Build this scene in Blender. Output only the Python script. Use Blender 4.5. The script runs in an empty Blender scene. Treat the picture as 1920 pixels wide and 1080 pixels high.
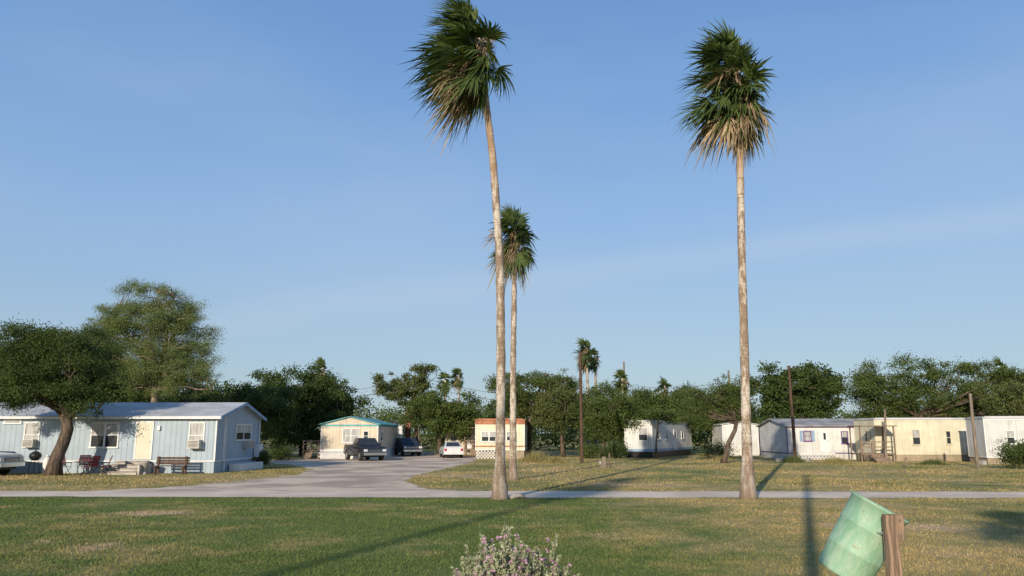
import bpy, bmesh, math, random
import numpy as np
from mathutils import Vector, Matrix
random.seed(7)
R = math.radians
SUN_EL = 18.0
SUN_AZ = 200.0
scene = bpy.context.scene
COL = scene.collection

# ------------------------------------------------------------------ materials
def nodes(name):
    m = bpy.data.materials.new(name); m.use_nodes = True
    nt = m.node_tree
    return m, nt, nt.nodes['Principled BSDF']

def N(nt, t, **kw):
    n = nt.nodes.new(t)
    for k, v in kw.items():
        if k in n.inputs: n.inputs[k].default_value = v
        else: setattr(n, k, v)
    return n

def mth(nt, op, a, b=None, c=None, clamp=False):
    n = nt.nodes.new('ShaderNodeMath'); n.operation = op; n.use_clamp = clamp
    for i, v in enumerate((a, b, c)):
        if v is None: continue
        if isinstance(v, (int, float)): n.inputs[i].default_value = v
        else: nt.links.new(v, n.inputs[i])
    return n.outputs[0]

def mixc(nt, f, a, b, mode='MIX'):
    n = nt.nodes.new('ShaderNodeMix'); n.data_type = 'RGBA'; n.blend_type = mode
    if isinstance(f, (int, float)): n.inputs[0].default_value = f
    else: nt.links.new(f, n.inputs[0])
    for i, v in ((6, a), (7, b)):
        if isinstance(v, (tuple, list)): n.inputs[i].default_value = (v[0], v[1], v[2], 1)
        else: nt.links.new(v, n.inputs[i])
    return n.outputs[2]

def mrange(nt, v, a, b, c=0.0, d=1.0):
    n = nt.nodes.new('ShaderNodeMapRange'); n.interpolation_type = 'SMOOTHSTEP'
    nt.links.new(v, n.inputs[0])
    for i, x in enumerate((a, b, c, d)): n.inputs[i+1].default_value = x
    return n.outputs[0]

def noise(nt, vec, scale, detail=4, rough=.55):
    n = N(nt, 'ShaderNodeTexNoise', Scale=scale, Detail=detail, Roughness=rough)
    if vec is not None: nt.links.new(vec, n.inputs['Vector'])
    return n.outputs['Fac']

def scaled(nt, vec, s):
    n = nt.nodes.new('ShaderNodeMapping'); n.inputs['Scale'].default_value = s
    nt.links.new(vec, n.inputs['Vector']); return n.outputs[0]

def mat(name, col, rough=.7, var=.2, scale=2.0, bump=0.0, bscale=20, metal=0, col2=None, spec=.3, groove=None, dirt=0.0, stretch=(1,1,1), patch=(.4,.6)):
    m, nt, b = nodes(name)
    tc = nt.nodes.new('ShaderNodeTexCoord'); o = tc.outputs['Object']
    v = scaled(nt, o, stretch)
    f = mrange(nt, noise(nt, v, scale), *patch)
    c1 = tuple(x*(1-var) for x in col); c2 = col2 or tuple(min(1, x*(1+var)) for x in col)
    c = mixc(nt, f, c1, c2)
    h = None
    if groove:
        sp = nt.nodes.new('ShaderNodeSeparateXYZ'); nt.links.new(o, sp.inputs[0])
        s = mth(nt, 'ADD', sp.outputs[0], sp.outputs[1])
        fr = mth(nt, 'FRACT', mth(nt, 'MULTIPLY', s, 1.0/groove))
        tri = mth(nt, 'ABSOLUTE', mth(nt, 'SUBTRACT', fr, .5))
        g = mrange(nt, tri, .0, .12)
        c = mixc(nt, mth(nt, 'MULTIPLY', mth(nt, 'SUBTRACT', 1.0, g), .35), c, tuple(x*.45 for x in col))
        h = g
    if dirt > 0:
        sp2 = nt.nodes.new('ShaderNodeSeparateXYZ'); nt.links.new(o, sp2.inputs[0])
        st = noise(nt, scaled(nt, o, (3, 3, .35)), 1.3, 5)
        low = mrange(nt, sp2.outputs[2], 1.5, .3)
        d = mth(nt, 'MULTIPLY', mth(nt, 'ADD', mrange(nt, st, .5, .75), mth(nt, 'MULTIPLY', low, .5)), dirt, clamp=True)
        c = mixc(nt, d, c, (.16, .12, .08))
    nt.links.new(c, b.inputs['Base Color'])
    b.inputs['Roughness'].default_value = rough
    b.inputs['Metallic'].default_value = metal
    b.inputs['Specular IOR Level'].default_value = spec
    if bump > 0 or h is not None:
        bn = nt.nodes.new('ShaderNodeBump'); bn.inputs['Strength'].default_value = max(bump, .35) if h is not None else bump
        bn.inputs['Distance'].default_value = .03
        src = noise(nt, v, bscale, 5)
        if h is not None:
            src = mth(nt, 'ADD', h, mth(nt, 'MULTIPLY', src, .3))
        nt.links.new(src, bn.inputs['Height']); nt.links.new(bn.outputs[0], b.inputs['Normal'])
    return m

def leafmat(name, c1, c2, c3=None, transl=.35, rough=.55):
    m, nt, b = nodes(name)
    geo = nt.nodes.new('ShaderNodeNewGeometry')
    big = noise(nt, geo.outputs['Position'], .9, 3)
    f = mth(nt, 'ADD', mth(nt, 'MULTIPLY', geo.outputs['Random Per Island'], .6), mth(nt, 'MULTIPLY', mrange(nt, big, .35, .65), .5), clamp=True)
    c = mixc(nt, f, c1, c2)
    if c3:
        c = mixc(nt, mth(nt, 'GREATER_THAN', geo.outputs['Random Per Island'], .93), c, c3)
    nt.links.new(c, b.inputs['Base Color']); b.inputs['Roughness'].default_value = rough
    b.inputs['Specular IOR Level'].default_value = .25
    tr = nt.nodes.new('ShaderNodeBsdfTranslucent'); nt.links.new(mixc(nt, 1.0, c, (1.3, 1.25, .6), 'MULTIPLY'), tr.inputs[0])
    mx = nt.nodes.new('ShaderNodeMixShader'); mx.inputs[0].default_value = transl
    out = nt.nodes['Material Output']
    nt.links.new(b.outputs[0], mx.inputs[1]); nt.links.new(tr.outputs[0], mx.inputs[2]); nt.links.new(mx.outputs[0], out.inputs[0])
    return m

def grass_color(nt, blade=False):
    geo = nt.nodes.new('ShaderNodeNewGeometry'); P = geo.outputs['Position']
    sp = nt.nodes.new('ShaderNodeSeparateXYZ'); nt.links.new(P, sp.inputs[0])
    X, Y = sp.outputs[0], sp.outputs[1]
    n1 = noise(nt, P, .16, 5, .6); n2 = noise(nt, P, .8, 5, .65); n3 = noise(nt, P, 22, 4, .7); n4 = noise(nt, P, 5, 4, .6)
    near = mrange(nt, Y, 29, 27); right = mrange(nt, X, 0.5, 6.0)
    d = mth(nt, 'ADD', .03, mth(nt, 'MULTIPLY', mth(nt, 'MULTIPLY', near, right), .60))
    mid = mth(nt, 'MULTIPLY', mrange(nt, Y, 28, 31), .60)
    d = mth(nt, 'ADD', d, mid)
    d = mth(nt, 'ADD', d, mth(nt, 'MULTIPLY', mth(nt, 'SUBTRACT', n1, .5), 2.6))
    d = mth(nt, 'ADD', d, mth(nt, 'MULTIPLY', mth(nt, 'SUBTRACT', n2, .5), 1.9), clamp=True)
    c = mixc(nt, d, (.135, .178, .050), (.47, .345, .155))
    bare = mrange(nt, mth(nt, 'ADD', n1, mth(nt, 'MULTIPLY', n4, .25)), .72, .8)
    c = mixc(nt, bare, c, (.46, .35, .22))
    k = mth(nt, 'ADD', .55, mth(nt, 'MULTIPLY', n3, .9))
    if blade:
        k = mth(nt, 'ADD', .68, mth(nt, 'MULTIPLY', geo.outputs['Random Per Island'], .65))
    else:
        k = mth(nt, 'MULTIPLY', k, mth(nt, 'ADD', .7, mth(nt, 'MULTIPLY', n4, .6)))
    cb = nt.nodes.new('ShaderNodeCombineColor')
    for i in range(3): nt.links.new(k, cb.inputs[i])
    c = mixc(nt, 1.0, c, cb.outputs[0], 'MULTIPLY')
    return c, n3, n4

def mk_ground():
    m, nt, b = nodes('ground_grass')
    c, n3, n4 = grass_color(nt)
    nt.links.new(c, b.inputs['Base Color']); b.inputs['Roughness'].default_value = .95
    b.inputs['Specular IOR Level'].default_value = .1
    bn = nt.nodes.new('ShaderNodeBump'); bn.inputs['Strength'].default_value = .5; bn.inputs['Distance'].default_value = .05
    nt.links.new(mth(nt, 'ADD', n3, n4), bn.inputs['Height']); nt.links.new(bn.outputs[0], b.inputs['Normal'])
    return m
def mk_blade():
    m, nt, b = nodes('grass_blades')
    c, _, _ = grass_color(nt, True)
    nt.links.new(c, b.inputs['Base Color']); b.inputs['Roughness'].default_value = .7
    b.inputs['Specular IOR Level'].default_value = .15
    tr = nt.nodes.new('ShaderNodeBsdfTranslucent'); nt.links.new(c, tr.inputs[0])
    mx = nt.nodes.new('ShaderNodeMixShader'); mx.inputs[0].default_value = .3
    nt.links.new(b.outputs[0], mx.inputs[1]); nt.links.new(tr.outputs[0], mx.inputs[2]); nt.links.new(mx.outputs[0], nt.nodes['Material Output'].inputs[0])
    return m

MG = mk_ground(); MBL = mk_blade()
M = {}
M['road'] = mat('road_caliche', (.68, .56, .44), .95, .10, .5, .15, 40, spec=.05)
M['drive'] = mat('gravel_drive', (.56, .45, .34), .95, .24, .35, .25, 30, spec=.05)
M['blue'] = mat('siding_pale_blue', (.335, .405, .465), .55, .04, 1, .1, groove=.3, dirt=.05)
M['bluetrim'] = mat('trim_blue', (.22, .33, .46), .6, .1)
M['white'] = mat('white_paint', (.68, .68, .67), .5, .06, 2)
M['whited'] = mat('white_siding_dirty', (.62, .62, .60), .55, .08, 1, .1, groove=.25, dirt=.28)
M['corr'] = mat('corrugated_white', (.56, .56, .55), .45, .08, 1, .3, groove=.16, dirt=.3)
M['cream'] = mat('siding_cream', (.64, .59, .44), .55, .07, 1, .1, groove=.22, dirt=.2)
M['cream2'] = mat('siding_beige', (.60, .52, .40), .6, .08, 1, .1, groove=.3, dirt=.25)
M['tan'] = mat('siding_tan', (.36, .29, .20), .7, .15, 1, .1, groove=.2, dirt=.3)
M['purple'] = mat('purple_trim', (.14, .06, .22), .6)
M['teal'] = mat('teal_paint', (.10, .33, .35), .5, .15)
M['rust'] = mat('orange_rust_band', (.36, .15, .08), .7, .25)
M['roof'] = mat('roof_metal_pale', (.46, .47, .47), .5, .12, .8, .2, 6, dirt=0)
M['roofg'] = mat('roof_grey', (.32, .31, .30), .7, .2, .8)
M['glass'] = mat('window_glass', (.03, .035, .04), .08, .1, spec=.6)
M['curtain'] = mat('curtain_behind_glass', (.36, .36, .35), .3, .25, 5, stretch=(3, 3, .3), spec=.5)
M['door'] = mat('door_cream', (.60, .55, .43), .5, .03)
M['wood'] = mat('weathered_wood', (.23, .17, .12), .85, .35, 4, .6, 15, stretch=(6, 6, .6))
M['postw'] = mat('brown_post_wood', (.26, .175, .12), .85, .35, 5, .7, 12, stretch=(7, 7, .5))
M['woodg'] = mat('grey_wood', (.30, .26, .22), .85, .3, 4, .6, 15, stretch=(1, 6, 6))
M['conc'] = mat('concrete', (.42, .39, .35), .9, .2, 2, .4)
M['pole'] = mat('creosote_pole', (.085, .05, .035), .8, .3, 3, .5, 14, stretch=(4, 4, .4))
M['poleg'] = mat('grey_pole', (.20, .16, .12), .85, .3, 3, .5, 14, stretch=(4, 4, .4))
M['bark'] = mat('mesquite_bark', (.10, .075, .055), .95, .4, 3, 1.0, 10, stretch=(3, 3, .7))
M['barkl'] = mat('pale_bark', (.26, .20, .15), .95, .3, 3, .8, 10)
M['blackm'] = mat('black_plastic', (.02, .02, .02), .45)
M['tyre'] = mat('tyre_rubber', (.025, .025, .025), .85)
M['rim'] = mat('wheel_rim', (.45, .45, .46), .3, .05, metal=.8)
M['chrome'] = mat('chrome', (.6, .6, .6), .2, .05, metal=.9)
M['lamp'] = mat('headlamp_glass', (.6, .6, .58), .15, .05, spec=.6)
M['tail'] = mat('tail_lamp', (.35, .02, .02), .25, .05, spec=.6)
M['carwhite'] = mat('car_paint_white', (.60, .60, .60), .22, .03, spec=.6)
M['cardark'] = mat('car_paint_dark', (.018, .022, .035), .18, .05, spec=.7)
M['cardark2'] = mat('car_paint_blue_black', (.02, .028, .05), .18, .05, spec=.7)
M['red'] = mat('chair_red_fabric', (.22, .025, .03), .8, .2)
M['acm'] = mat('air_conditioner_casing', (.46, .44, .40), .5, .08)
M['brick'] = mat('chimney_brick', (.25, .10, .07), .9, .3, 8)

def palmtrunk():
    m, nt, b = nodes('palm_trunk_bark')
    tc = nt.nodes.new('ShaderNodeTexCoord'); o = tc.outputs['Object']
    a = noise(nt, scaled(nt, o, (3, 3, 1.0)), 1.6, 5, .7)
    r = noise(nt, scaled(nt, o, (.6, .6, 9)), 1.6, 3, .6)
    fine = noise(nt, scaled(nt, o, (8, 8, 3)), 3, 4, .7)
    c = mixc(nt, mrange(nt, a, .44, .58), (.26, .185, .13), (.57, .50, .42))
    c = mixc(nt, mth(nt, 'MULTIPLY', mrange(nt, r, .5, .68), .55), c, (.18, .13, .085))
    c = mixc(nt, mth(nt, 'MULTIPLY', mrange(nt, fine, .55, .7), .5), c, (.14, .10, .065))
    sp = nt.nodes.new('ShaderNodeSeparateXYZ'); nt.links.new(o, sp.inputs[0])
    c = mixc(nt, mth(nt, 'MULTIPLY', mrange(nt, sp.outputs[2], 1.6, .2), .6), c, (.19, .14, .10))
    c = mixc(nt, mth(nt, 'MULTIPLY', mrange(nt, sp.outputs[2], 10.3, 12.0), .6), c, (.36, .22, .12))
    nt.links.new(c, b.inputs['Base Color']); b.inputs['Roughness'].default_value = .9
    bn = nt.nodes.new('ShaderNodeBump'); bn.inputs['Strength'].default_value = .8; bn.inputs['Distance'].default_value = .04
    nt.links.new(mth(nt, 'ADD', r, fine), bn.inputs['Height']); nt.links.new(bn.outputs[0], b.inputs['Normal'])
    return m
M['ptrunk'] = palmtrunk()
LM = {
 'dark': leafmat('leaves_dark_green', (.032, .056, .015), (.10, .140, .036)),
 'mid': leafmat('leaves_mid_green', (.048, .078, .020), (.14, .18, .048)),
 'light': leafmat('leaves_feathery_green', (.10, .14, .045), (.22, .26, .095)),
 'olive': leafmat('leaves_olive', (.065, .088, .028), (.17, .195, .062)),
 'palm': leafmat('palm_fronds', (.024, .050, .014), (.125, .17, .05), transl=.22),
 'dead': leafmat('palm_dead_fronds', (.11, .070, .038), (.46, .35, .22), transl=.2),
 'sage': leafmat('sage_leaves', (.25, .28, .165), (.54, .56, .38), transl=.2),
 'pink': leafmat('sage_flowers', (.50, .29, .43), (.70, .48, .62), transl=.3),
 'straw': leafmat('dry_grass_tufts', (.22, .20, .08), (.42, .35, .16)),
}
def barrelmat():
    m, nt, b = nodes('barrel_mint_paint')
    tc = nt.nodes.new('ShaderNodeTexCoord'); o = tc.outputs['Object']
    a = noise(nt, scaled(nt, o, (1, 1, .5)), 5, 6, .7); f = noise(nt, o, 26, 5, .75); g = noise(nt, scaled(nt, o, (3, 3, .8)), 4, 6, .75)
    c = mixc(nt, mrange(nt, a, .4, .62), (.21, .38, .25), (.29, .45, .31))
    c = mixc(nt, mth(nt, 'MULTIPLY', mrange(nt, g, .45, .62), .6), c, (.39, .50, .37))
    c = mixc(nt, mrange(nt, f, .60, .68), c, (.52, .56, .44))
    c = mixc(nt, mrange(nt, mth(nt, 'MULTIPLY', f, a), .32, .38), c, (.24, .20, .11))
    nt.links.new(c, b.inputs['Base Color']); b.inputs['Roughness'].default_value = .6
    bn = nt.nodes.new('ShaderNodeBump'); bn.inputs['Strength'].default_value = .35; bn.inputs['Distance'].default_value = .012
    nt.links.new(g, bn.inputs['Height']); nt.links.new(bn.outputs[0], b.inputs['Normal'])
    return m
M['barrel'] = barrelmat()

# ------------------------------------------------------------------ mesh helpers
def empty(name, loc=(0, 0, 0), rot=0):
    e = bpy.data.objects.new(name, None); COL.objects.link(e)
    e.location = loc; e.rotation_euler = (0, 0, rot); e.empty_display_size = .2
    return e

class MB:
    def __init__(s): s.v = []; s.f = []; s.m = []
    def add(s, vs, fs, mi=0):
        o = len(s.v); s.v += [tuple(v) for v in vs]
        for f in fs: s.f.append(tuple(i+o for i in f)); s.m.append(mi)
    def hexa(s, c, mi=0):   # c: 8 corners, bottom 4 then top 4
        s.add(c, [(0, 3, 2, 1), (4, 5, 6, 7), (0, 1, 5, 4), (1, 2, 6, 5), (2, 3, 7, 6), (3, 0, 4, 7)], mi)
    def box(s, x0, x1, y0, y1, z0, z1, mi=0):
        s.hexa([(x0, y0, z0), (x1, y0, z0), (x1, y1, z0), (x0, y1, z0), (x0, y0, z1), (x1, y0, z1), (x1, y1, z1), (x0, y1, z1)], mi)
    def obox(s, fr, u, n, z, mi=0):
        o, U, Nn = fr
        c = []
        for zz in z:
            for (a, b) in ((u[0], n[0]), (u[1], n[0]), (u[1], n[1]), (u[0], n[1])):
                c.append((o[0]+U[0]*a+Nn[0]*b, o[1]+U[1]*a+Nn[1]*b, zz))
        s.hexa(c, mi)
    def tube(s, pts, rad, n=6, mi=0, cap=True, jit=0):
        pts = [Vector(p) for p in pts]; rings = []
        for i, p in enumerate(pts):
            t = (pts[min(i+1, len(pts)-1)]-pts[max(i-1, 0)])
            if t.length < 1e-6: t = Vector((0, 0, 1))
            t.normalize()
            a = Vector((1, 0, 0)) if abs(t.x) < .8 else Vector((0, 1, 0))
            a = (a - t*a.dot(t)).normalized(); b = t.cross(a)
            r = rad[i] if isinstance(rad, (list, tuple)) else rad
            rings.append([p+(a*math.cos(k*2*math.pi/n)+b*math.sin(k*2*math.pi/n))*r*(1+random.uniform(-jit, jit)) for k in range(n)])
        vs = [v for r_ in rings for v in r_]; fs = []
        for i in range(len(pts)-1):
            for k in range(n):
                k2 = (k+1) % n; fs.append((i*n+k, i*n+k2, (i+1)*n+k2, (i+1)*n+k))
        if cap: fs.append(tuple(range(n-1, -1, -1))); fs.append(tuple((len(pts)-1)*n+k for k in range(n)))
        s.add(vs, fs, mi)
    def cyl(s, p0, p1, r0, r1=None, n=16, mi=0): s.tube([p0, p1], [r0, r0 if r1 is None else r1], n, mi)
    def obj(s, name, mats, parent=None, smooth=False, bevel=0, loc=None, rot=None):
        me = bpy.data.meshes.new(name); me.from_pydata(s.v, [], s.f)
        for m in (mats if isinstance(mats, (list, tuple)) else [mats]): me.materials.append(m)
        me.polygons.foreach_set('material_index', s.m)
        bm = bmesh.new(); bm.from_mesh(me); bmesh.ops.recalc_face_normals(bm, faces=bm.faces); bm.to_mesh(me); bm.free()
        if smooth: me.polygons.foreach_set('use_smooth', [True]*len(me.polygons))
        o = bpy.data.objects.new(name, me); COL.objects.link(o)
        if parent: o.parent = parent
        if loc: o.location = loc
        if rot: o.rotation_euler = rot
        if bevel:
            b = o.modifiers.new('bevel', 'BEVEL'); b.width = bevel; b.segments = 3; b.limit_method = 'ANGLE'; b.angle_limit = R(35)
        return o

def poly_mesh(name, V, k, mats, parent=None, mi=None):
    """V: (n,k,3) array of separate polygons"""
    V = np.asarray(V, dtype=np.float32); n = len(V)
    me = bpy.data.meshes.new(name)
    me.vertices.add(n*k); me.vertices.foreach_set('co', V.reshape(-1))
    me.loops.add(n*k); me.loops.foreach_set('vertex_index', np.arange(n*k, dtype=np.int32))
    me.polygons.add(n); me.polygons.foreach_set('loop_start', np.arange(0, n*k, k, dtype=np.int32))
    for m in mats: me.materials.append(m)
    if mi is not None: me.polygons.foreach_set('material_index', np.asarray(mi, dtype=np.int32))
    me.update(calc_edges=True)
    o = bpy.data.objects.new(name, me); COL.objects.link(o)
    if parent: o.parent = parent
    return o

def leaf_quads(rng, C, L, W, up=0.0):
    n = len(C)
    u = rng.normal(size=(n, 3)); u /= np.linalg.norm(u, axis=1)[:, None]
    w = rng.normal(size=(n, 3)); w[:, 2] += up; v = np.cross(u, w); v /= np.linalg.norm(v, axis=1)[:, None]
    l = (L*rng.uniform(.6, 1.3, n))[:, None]; ww = (W*rng.uniform(.6, 1.3, n))[:, None]
    return np.stack([C-u*l, C+v*ww, C+u*l, C-v*ww], axis=1)

# ------------------------------------------------------------------ trees
def in_ell(rng, ells, n, shell=.45):
    vol = np.array([e[3]*e[4]*e[5] for e in ells])**.8; idx = rng.choice(len(ells), n, p=vol/vol.sum())
    E = np.array(ells)[idx]
    d = rng.normal(size=(n, 3)); d /= np.linalg.norm(d, axis=1)[:, None]
    r = rng.uniform(0, 1, n)**shell
    return E[:, :3]+d*r[:, None]*E[:, 3:6]

def tree(name, base, ells, nclump, nleaf, L, W, cr, tr, leaf, bark='bark', seed=1, fork=.4, trunk=None, limbs=6, twig=.7, flat=.65):
    rng = np.random.default_rng(seed); random.seed(seed)
    e = empty(name, (base[0], base[1], 0))
    ells = [(a-base[0], b-base[1], c, d, f, g) for a, b, c, d, f, g in ells]
    cl = in_ell(rng, ells, nclump)
    zmin = min(x[2]-x[5] for x in ells)
    ctr = np.mean(np.array(ells)[:, :3], axis=0)
    mb = MB()
    fz = max(.6, zmin+fork*(ctr[2]-zmin))
    tp = trunk or [(0, 0, -.1), (ctr[0]*.08+random.uniform(-.1, .1), ctr[1]*.08, fz*.35), (ctr[0]*.2, ctr[1]*.2, fz*.7), (ctr[0]*.35, ctr[1]*.35, fz)]
    k = len(tp)
    mb.tube(tp, [tr*1.35]+[tr*(1-.3*i/(k-1)) for i in range(1, k)], 12, jit=.08)
    F = Vector(tp[-1]); nodesl = []
    ends = in_ell(rng, ells, limbs, .3)
    for en in ends:
        en = Vector(en); st = F.copy(); 
        if random.random() < .4: st = Vector(tp[-2]).lerp(F, .6)
        mid = st.lerp(en, .45)+Vector((random.uniform(-.4, .4), random.uniform(-.4, .4), random.uniform(0, .5)))
        m2 = st.lerp(en, .75)+Vector((random.uniform(-.3, .3), random.uniform(-.3, .3), random.uniform(0, .4)))
        mb.tube([st, mid, m2, en], [tr*.55, tr*.38, tr*.22, tr*.08], 7, jit=.06)
        for q in np.linspace(0, 1, 5): nodesl += [st.lerp(mid, q), mid.lerp(m2, q), m2.lerp(en, q)]
    NA = np.array([tuple(x) for x in nodesl])
    for c in cl:
        if random.random() > twig: continue
        dd = np.linalg.norm(NA-c, axis=1)+np.maximum(0, NA[:, 2]-c[2])*.8; j = int(dd.argmin())
        a = Vector(NA[j]); b = Vector(c); mid = a.lerp(b, .5)+Vector((random.uniform(-.2, .2), random.uniform(-.2, .2), random.uniform(.0, .25)))
        mb.tube([a, mid, b], [tr*.13+.01, tr*.09+.006, .008], 4, cap=False)
    mb.obj('trunk_and_limbs', M[bark], e, smooth=True)
    rs = cr*rng.uniform(.45, 1.35, nclump)
    w = rs**2*rng.uniform(.5, 1.3, nclump); idx = rng.choice(nclump, nleaf, p=w/w.sum())
    off = rng.normal(size=(nleaf, 3))*.55; off[:, 2] *= flat
    C = cl[idx]+off*rs[idx][:, None]
    C[:, 2] = np.maximum(C[:, 2], .15)
    poly_mesh('leaves', leaf_quads(rng, C, L, W, .6), 4, [LM[leaf]], e)
    return e

# fan palm
def palm(name, base, path, rads, crown_r, nlive, ndead, wind=(0, 0, 0), seed=1, nseg=22, skirt=1.0, petiole=.42, sides=14, drop=1.0):
    rng = np.random.default_rng(seed); random.seed(seed)
    e = empty(name, (base[0], base[1], 0))
    pts = [Vector(p)-Vector((base[0], base[1], 0)) for p in path]
    zs = [p.z for p in pts]; zz = list(np.linspace(zs[0], zs[-1], max(8, int(zs[-1]/.22))))
    xs = np.interp(zz, zs, [p.x for p in pts]); ys = np.interp(zz, zs, [p.y for p in pts])
    if len(zz) > 30:
        ker = np.ones(9)/9; pad = lambda a: np.concatenate([[a[0]]*4, a, [a[-1]]*4])
        xs = np.convolve(pad(xs), ker, 'valid'); ys = np.convolve(pad(ys), ker, 'valid')
    rr = np.interp(zz, [r[0] for r in rads], [r[1] for r in rads])
    rr = rr*(1+rng.normal(size=len(zz))*.035)
    mb = MB(); mb.tube(list(zip(xs, ys, zz)), list(rr), sides, jit=.04)
    mb.obj('trunk', M['ptrunk'], e, smooth=True)
    top = Vector((xs[-1], ys[-1], zz[-1])); wind = Vector(wind)
    Q = []; MI = []
    st = MB()
    def fan(o, d, pl, bl, dead, droop, spread):
        d = d.normalized()
        hub = o+d*pl+Vector((0, 0, -1))*droop*pl*.22+wind*pl*.35
        st.tube([o, o.lerp(hub, .5)+Vector((0, 0, .06*pl)), hub], [.028, .02, .012], 4, 1 if dead else 0, cap=False)
        f = (hub-o).normalized()+wind*.3+Vector((random.uniform(-.25, .25), random.uniform(-.25, .25), random.uniform(-.3, .1))); f.normalize()
        side = f.cross(Vector((random.uniform(-.9, .9), random.uniform(-.9, .9), 1)))
        if side.length < .1: side = f.cross(Vector((1, 0, 0)))
        side.normalize(); nrm = side.cross(f)
        fold = random.uniform(.1, .55)
        for k in range(nseg):
            a = (k/(nseg-1)-.5)*2*spread
            sd = (f*math.cos(a)+side*math.sin(a)+nrm*(fold*abs(math.sin(a))+random.uniform(-.12, .12))).normalized()
            Ls = bl*(.72+.28*math.cos(a))*random.uniform(.75, 1.12)
            wv = sd.cross(nrm).normalized()
            if dead: wv = (wv+nrm*random.uniform(-1, 1)).normalized()
            base_w = bl*spread*1.35/nseg
            prev = None
            tw = random.uniform(.2, 1.3)*(1.6 if dead else 1)
            for t, w in ((0.04, .3), (.38, 1.0), (.7, .7), (1.0, .06)):
                p = hub+sd*(Ls*t)+Vector((0, 0, -1))*(droop*tw*t**2.2*Ls*.55)+wind*(t**2*Ls*.5)
                if dead: p += Vector((random.uniform(-1, 1), random.uniform(-1, 1), random.uniform(-1, 1)))*.07*Ls
                l, r_ = p-wv*base_w*w*.5, p+wv*base_w*w*.5
                if prev: Q.append([prev[0][:], prev[1][:], r_[:], l[:]]); MI.append(1 if dead else 0)
                prev = (l, r_)
    pl = crown_r*petiole; bl = crown_r*(1-petiole)*1.08
    for i in range(nlive):
        az = i*2.39996+random.uniform(-.6, .6); u = (i+.5)/nlive
        el = R(86-140*u)+random.uniform(-.25, .25)
        d = Vector((math.cos(az)*math.cos(el), math.sin(az)*math.cos(el), math.sin(el)))
        o = top-Vector((0, 0, (.75*crown_r*u-.1)*drop))
        fan(o, d+wind*.5, pl*random.uniform(.25, 1.25), bl*random.uniform(.65, 1.2), u > .45 and random.random() < .12, .35+.8*u, random.uniform(1.0, 1.5))
    # inner fronds folded down around the trunk head
    for i in range(int(nlive*.45)):
        az = random.uniform(0, 6.283); el = R(random.uniform(-80, 10))
        d = Vector((math.cos(az)*math.cos(el), math.sin(az)*math.cos(el), math.sin(el)))
        o = top-Vector((0, 0, random.uniform(-.05, .85)*crown_r*drop))
        fan(o, d+wind*.4, pl*random.uniform(.08, .5), bl*random.uniform(.6, .9), random.random() < .3, .9, random.uniform(.8, 1.5))
    for i in range(ndead):
        az = random.uniform(0, 6.283); el = R(random.uniform(-80, -15))
        d = Vector((math.cos(az)*math.cos(el), math.sin(az)*math.cos(el), math.sin(el)))
        o = top-Vector((0, 0, random.uniform(.35, 1.0)*crown_r*skirt))
        fan(o, d+wind*.75, pl*random.uniform(.2, .9), bl*random.uniform(.45, .85), True, 1.1, random.uniform(.35, 1.0))
    poly_mesh('fronds', Q, 4, [LM['palm'], LM['dead']], e, MI)
    st.obj('petioles', [LM['palm'], LM['dead']], e)
    return e

# ------------------------------------------------------------------ world, sun, camera
w = bpy.data.worlds.new('World'); scene.world = w; w.use_nodes = True
nt = w.node_tree; bg = nt.nodes['Background']
STR = .15
sky = nt.nodes.new('ShaderNodeTexSky'); sky.sky_type = 'NISHITA'; sky.sun_disc = False
sky.sun_elevation = R(SUN_EL); sky.sun_rotation = R(SUN_AZ); sky.altitude = 0; sky.air_density = 1.0; sky.dust_density = .8; sky.ozone_density = 2.0
tc = nt.nodes.new('ShaderNodeTexCoord'); D = tc.outputs['Generated']
spd = nt.nodes.new('ShaderNodeSeparateXYZ'); nt.links.new(D, spd.inputs[0])
cr = nt.nodes.new('ShaderNodeValToRGB'); nt.links.new(spd.outputs[2], cr.inputs[0])
els = [(0.0, (.39, .51, .60)), (.10, (.345, .49, .65)), (.25, (.275, .455, .74)), (.42, (.185, .365, .70)), (.58, (.135, .29, .62)), (1.0, (.06, .16, .42))]
rm = cr.color_ramp
while len(rm.elements) < len(els): rm.elements.new(.5)
for q, (p_, c_) in zip(rm.elements, els): q.position = p_; q.color = (*c_, 1)
gr = mixc(nt, 1.0, cr.outputs[0], (1/STR, 1/STR, 1/STR), 'MULTIPLY')
gr.node.clamp_result = False
base = mixc(nt, .8, sky.outputs[0], gr)
dp = nt.nodes.new('ShaderNodeVectorMath'); dp.operation = 'DOT_PRODUCT'; nt.links.new(D, dp.inputs[0]); dp.inputs[1].default_value = (.1325, .187, -.973)
wob = noise(nt, scaled(nt, D, (3, 3, 9)), 1.2, 5, .6)
dd = mth(nt, 'ADD', dp.outputs['Value'], mth(nt, 'MULTIPLY', mth(nt, 'SUBTRACT', wob, .5), .04))
band = mrange(nt, mth(nt, 'ABSOLUTE', dd), .034, 0.0)
soft = mrange(nt, noise(nt, scaled(nt, D, (1.0, 1.0, 3)), 1.6, 4, .5), .42, .78)
cl = mth(nt, 'ADD', mth(nt, 'MULTIPLY', band, .22), mth(nt, 'MULTIPLY', soft, .2), clamp=True)
cs = mixc(nt, cl, base, (3.4, 4.1, 5.0))
nt.links.new(cs, bg.inputs['Color']); bg.inputs['Strength'].default_value = STR

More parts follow.
